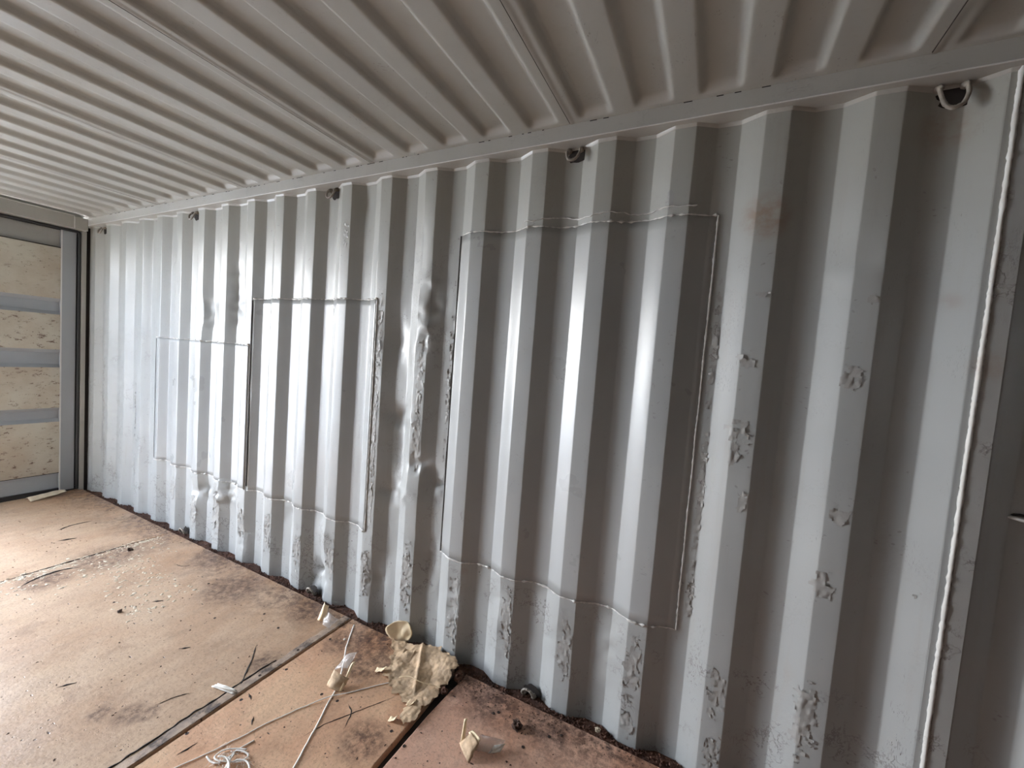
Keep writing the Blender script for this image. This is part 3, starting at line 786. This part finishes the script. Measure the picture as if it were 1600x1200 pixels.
# round cream scrap leaning on the foot of the wall
dk = thing('round_paper_scrap', (3.850, -.030, .0), 'round cream paper scrap standing propped against the wall foot behind the brown kraft sheet', 'paper')
V = [(0, 0, 0)]; F = []; nr, na = 7, 34
def dpt(r, a, s=1):
    R_ = .064*(1+.10*nz(math.cos(a)*1.5, math.sin(a)*1.5, 6)+.05*nz(math.cos(a)*5, math.sin(a)*5, 8))
    u = R_*r*math.cos(a)*1.12; v = R_*r*math.sin(a)*.78 + .046
    w_ = .010*nz(u*22, v*22, 4) + .010*(u/.06)**2 - .004*max(0, r-.8)
    return (u*.93 - w_*.3, u*.30 + v*.18 - w_, v*.97)
V = [dpt(0, 0)] + [dpt(r/nr, 2*PI*k_/na) for r in range(1, nr+1) for k_ in range(na)]
F = [(0, 1+k_, 1+(k_+1) % na) for k_ in range(na)] + [(1+(r-1)*na+k_, 1+r*na+k_, 1+r*na+(k_+1) % na, 1+(r-1)*na+(k_+1) % na) for r in range(1, nr) for k_ in range(na)]
o = mesh('paper_disc', V, F, M_CREAM, dk, True); m = o.modifiers.new('s', 'SOLIDIFY'); m.thickness = .001

# scraps of clear tape with cream backing paper
t1 = thing('tape_scrap', (3.44, -.125, 0), 'cream tape scrap with clear tail standing on the tan board near the wall', 'tape scrap', 'tape scraps on the floor')
flake('backing_paper', [(-.055,-.010,.001),(-.015,.004,.002),(-.018,.028,.070),(-.040,.018,.088)], M_CREAM, t1, .001, 8, .012, 2)
flake('clear_tape', [(-.022,-.004,.002),(.050,-.028,.001),(.066,.020,.030),(-.008,.018,.052)], M_TAPE, t1, .0005, 8, .012, 4)
t2 = thing('tape_scrap', (3.80, -.345, 0), 'folded cream backing scrap with upright clear tape where the two white cords cross', 'tape scrap', 'tape scraps on the floor')
flake('backing_paper', [(-.020,-.055,.002),(.055,-.050,.001),(.058,-.005,.030),(-.018,-.020,.052)], M_KRAFT, t2, .001, 8, .012, 12)
flake('backing_paper', [(.054,-.050,.002),(.058,-.046,.004),(.034,.050,.062),(.022,.030,.050)], M_CREAM, t2, .001, 8, .008, 14)
flake('clear_tape', [(-.045,.005,.020),(.015,.022,.040),(.010,.080,.075),(-.040,.060,.055)], M_TAPE, t2, .0005, 8, .006, 16)
t3 = thing('tape_scrap', (4.47, -.32, 0), 'cream and clear tape scrap lying on the reddish board', 'tape scrap', 'tape scraps on the floor')
flake('backing_paper', [(-.062,-.010,.002),(.010,-.058,.002),(.020,-.008,.040),(-.034,.022,.034)], M_KRAFT, t3, .001, 8, .010, 21)
flake('backing_paper', [(-.060,-.006,.004),(-.048,.004,.004),(-.058,.030,.072),(-.066,.022,.070)], M_CREAM, t3, .001, 6, .003, 23)
flake('backing_paper', [(-.040,.014,.034),(.014,-.006,.036),(.018,.006,.044),(-.028,.026,.042)], M_CREAM, t3, .001, 6, .002, 24)
flake('clear_tape', [(-.010,-.012,.004),(.070,.020,.002),(.088,.074,.016),(.004,.030,.034)], M_TAPE, t3, .0005, 10, .012, 25)
flake('wrinkled_end', [(.050,.010,.002),(.086,.036,.002),(.094,.058,.020),(.062,.036,.018)], M_WPAPER, t3, .0008, 8, .006, 27)

# cords
def cord(name, pts, z, r, label, grp=None, flat=.6, jit=.0015):
    P3 = spline([(x, y, z+(q[0] if q else 0)) for x, y, *q in pts], 7)
    P3 = [(p.x+jit*nz(p.x*40, p.y*40, 1), p.y+jit*nz(p.x*40, p.y*40, 2), max(z, p.z)+.001*abs(nz(p.x*20, p.y*20, 3))) for p in P3]
    b = MB(); b.tube(P3, r, 6, True, flat); o = b.build(name, M_STRING, None, True); o['label'] = label; o['category'] = 'cord'
    if grp: o['group'] = grp
    return o
cord('plastic_cord', [(3.577,-.068),(3.612,-.118),(3.649,-.169),(3.673,-.202,.002),(3.715,-.248,.006),(3.751,-.289,.006),(3.797,-.346),(3.831,-.398),(3.861,-.461),(3.902,-.538),(3.941,-.619),(3.981,-.701),(4.03,-.80)], .0035, .0032,
     'long straight white cord running from the board seam toward the front edge of the photo', 'white cords on the floor')
cord('plastic_cord', [(4.003,-.245),(3.979,-.271),(3.937,-.321),(3.890,-.380),(3.844,-.438,.006),(3.800,-.507),(3.766,-.579),(3.737,-.648),(3.723,-.698),(3.705,-.743),(3.685,-.80),(3.64,-.90)], .0035, .0026,
     'thin white cord curving out from under the kraft sheet and crossing the other', 'white cords on the floor')
tg = thing('cord_tangle', (3.77, -.77, 0), 'tangled clump of frayed white cord loops at the bottom of the photo', 'cord')
T = [[(3.769,-.698),(3.762,-.724),(3.754,-.752),(3.757,-.769),(3.754,-.791),(3.747,-.809),(3.721,-.815),(3.692,-.813)],
     [(3.783,-.732),(3.749,-.749),(3.721,-.773),(3.716,-.793),(3.721,-.803),(3.742,-.803),(3.773,-.789),(3.804,-.769),(3.812,-.749),(3.805,-.741),(3.781,-.743),(3.756,-.753)],
     [(3.764,-.763),(3.775,-.783),(3.786,-.801),(3.800,-.815),(3.83,-.84),(3.85,-.87)], [(3.750,-.788),(3.775,-.783),(3.789,-.799),(3.817,-.810),(3.85,-.83)],
     [(3.794,-.786),(3.803,-.772),(3.827,-.762),(3.853,-.766),(3.869,-.779),(3.875,-.80),(3.85,-.83)], [(3.735,-.80),(3.76,-.79),(3.79,-.795),(3.81,-.81),(3.80,-.83)]]
for i, q in enumerate(T):
    P3 = spline([(x-3.77, y+.77, .003+.004*abs(nz(x*30, y*30, i))+.0025*i) for x, y in q], 7)
    b = MB(); b.tube(P3, .0030, 6, True, .7); b.build('cord_strand', M_STRING, tg, True)
b = MB(); rs = random.Random(3)
for i in range(60):
    x, y = .0+rs.uniform(-.05, .07), -.02+rs.uniform(-.05, .04); a = rs.uniform(0, 6.3); l = rs.uniform(.012, .04)
    b.tube([(x, y, .004), (x+l*.5*math.cos(a), y+l*.5*math.sin(a), .008+.012*rs.random()), (x+l*math.cos(a+.4), y+l*math.sin(a+.4), .004)], .0005, 3)
b.build('frayed_fibres', M_STRING, tg, True, kind='stuff')
# flat white strip of paper
ws = thing('paper_strip', (3.455, -.645, 0), 'short folded white paper strip on the tan board beside the worn board edge', 'paper')
flake('strip', [(-.060,.000,.003),(.055,.022,.003),(.055,.036,.012),(-.050,-.010+.028,.010)], M_WPAPER, ws, .001, 10, .005, 31)
# dark lumps
def lump(name, x, y, r, label, mat=M_DRIED, seed=0, cat='debris', fz=.7, grp=None):
    bm_V = []; F = []; n, m = 12, 8
    for j in range(m+1):
        th = PI*j/m
        for i in range(n):
            a = 2*PI*i/n; d = Vector((math.sin(th)*math.cos(a), math.sin(th)*math.sin(a), math.cos(th)))
            rr = r*(1+.9*nz(d.x*2.2, d.y*2.2, d.z*2.2+seed)+.4*nz(d.x*6, d.y*6, d.z*6+seed))
            bm_V.append((d.x*rr, d.y*rr, max(0, r*fz*.7+d.z*rr*fz)))
    for j in range(m):
        for i in range(n): F.append((j*n+i, (j+1)*n+i, (j+1)*n+(i+1) % n, j*n+(i+1) % n))
    o = mesh(name, bm_V, F, mat, None, False, label=label, category=cat)
    if grp: o['group'] = grp
    o.location = (x, y, .0008); return o
lump('dirt_lump', 4.566, -.160, .020, 'dark crusty dirt lump on the reddish board left of the wall foot ring', seed=1)
lump('dirt_lump', 4.235, -.075, .022, 'dark rusty lump in the wide gap at the right end of the kraft sheet', M_RUST, 4)
lump('dirt_lump', 4.225, -.17, .014, 'small dark lump in the gap beside the kraft sheet edge', M_RUST, 6)
lump('pale_pebble', 4.848, -.008, .010, 'small pale pebble in the rusty gutter right of the wall foot ring', M_FLAKE, 9, 'pebble')
lump('pale_pebble', 3.621, -.167, .005, 'tiny white crumb beside the long cord in the dark stain', M_WPAPER, 11, 'pebble')
lump('dirt_lump', 1.80, -.31, .014, 'dark crumb on the tan floor near the far paint flakes', seed=14)
lump('dirt_lump', 2.52, -.62, .010, 'small dark crumb in the middle of the tan floor', seed=17)
# cream scrap lying at the door sill
ds = thing('cardboard_scrap', (.26, -.28, 0), 'flat beige cardboard scrap lying on the floor against the closed door', 'cardboard')
flake('scrap', [(-.08,-.10,.004),(.03,-.09,.004),(.02,.12,.030),(-.10,.10,.012)], M_FLAKE, ds, .002, 10, .02, 41)
# short rod end at the right edge
hk = thing('wall_hook', (5.905, .030, 1.110), 'short pale rod stub welded to the corrugated wall right of the pale weld bead', 'hook')
b = MB(); b.tube([(-.012,.008,.001),(-.006,-.004,.001),(.004,-.010,.0),(.030,-.004,-.002),(.062,.004,-.004)], [.004,.005,.005,.005,.005], 8); b.build('rod', M_BEAD, hk, True)
b = MB(); b.tube([(-.018,.012,.006),(.01,.004,.010),(.06,.012,.006)], .004, 6); b.build('weld_mark', M_DARK, hk, True)
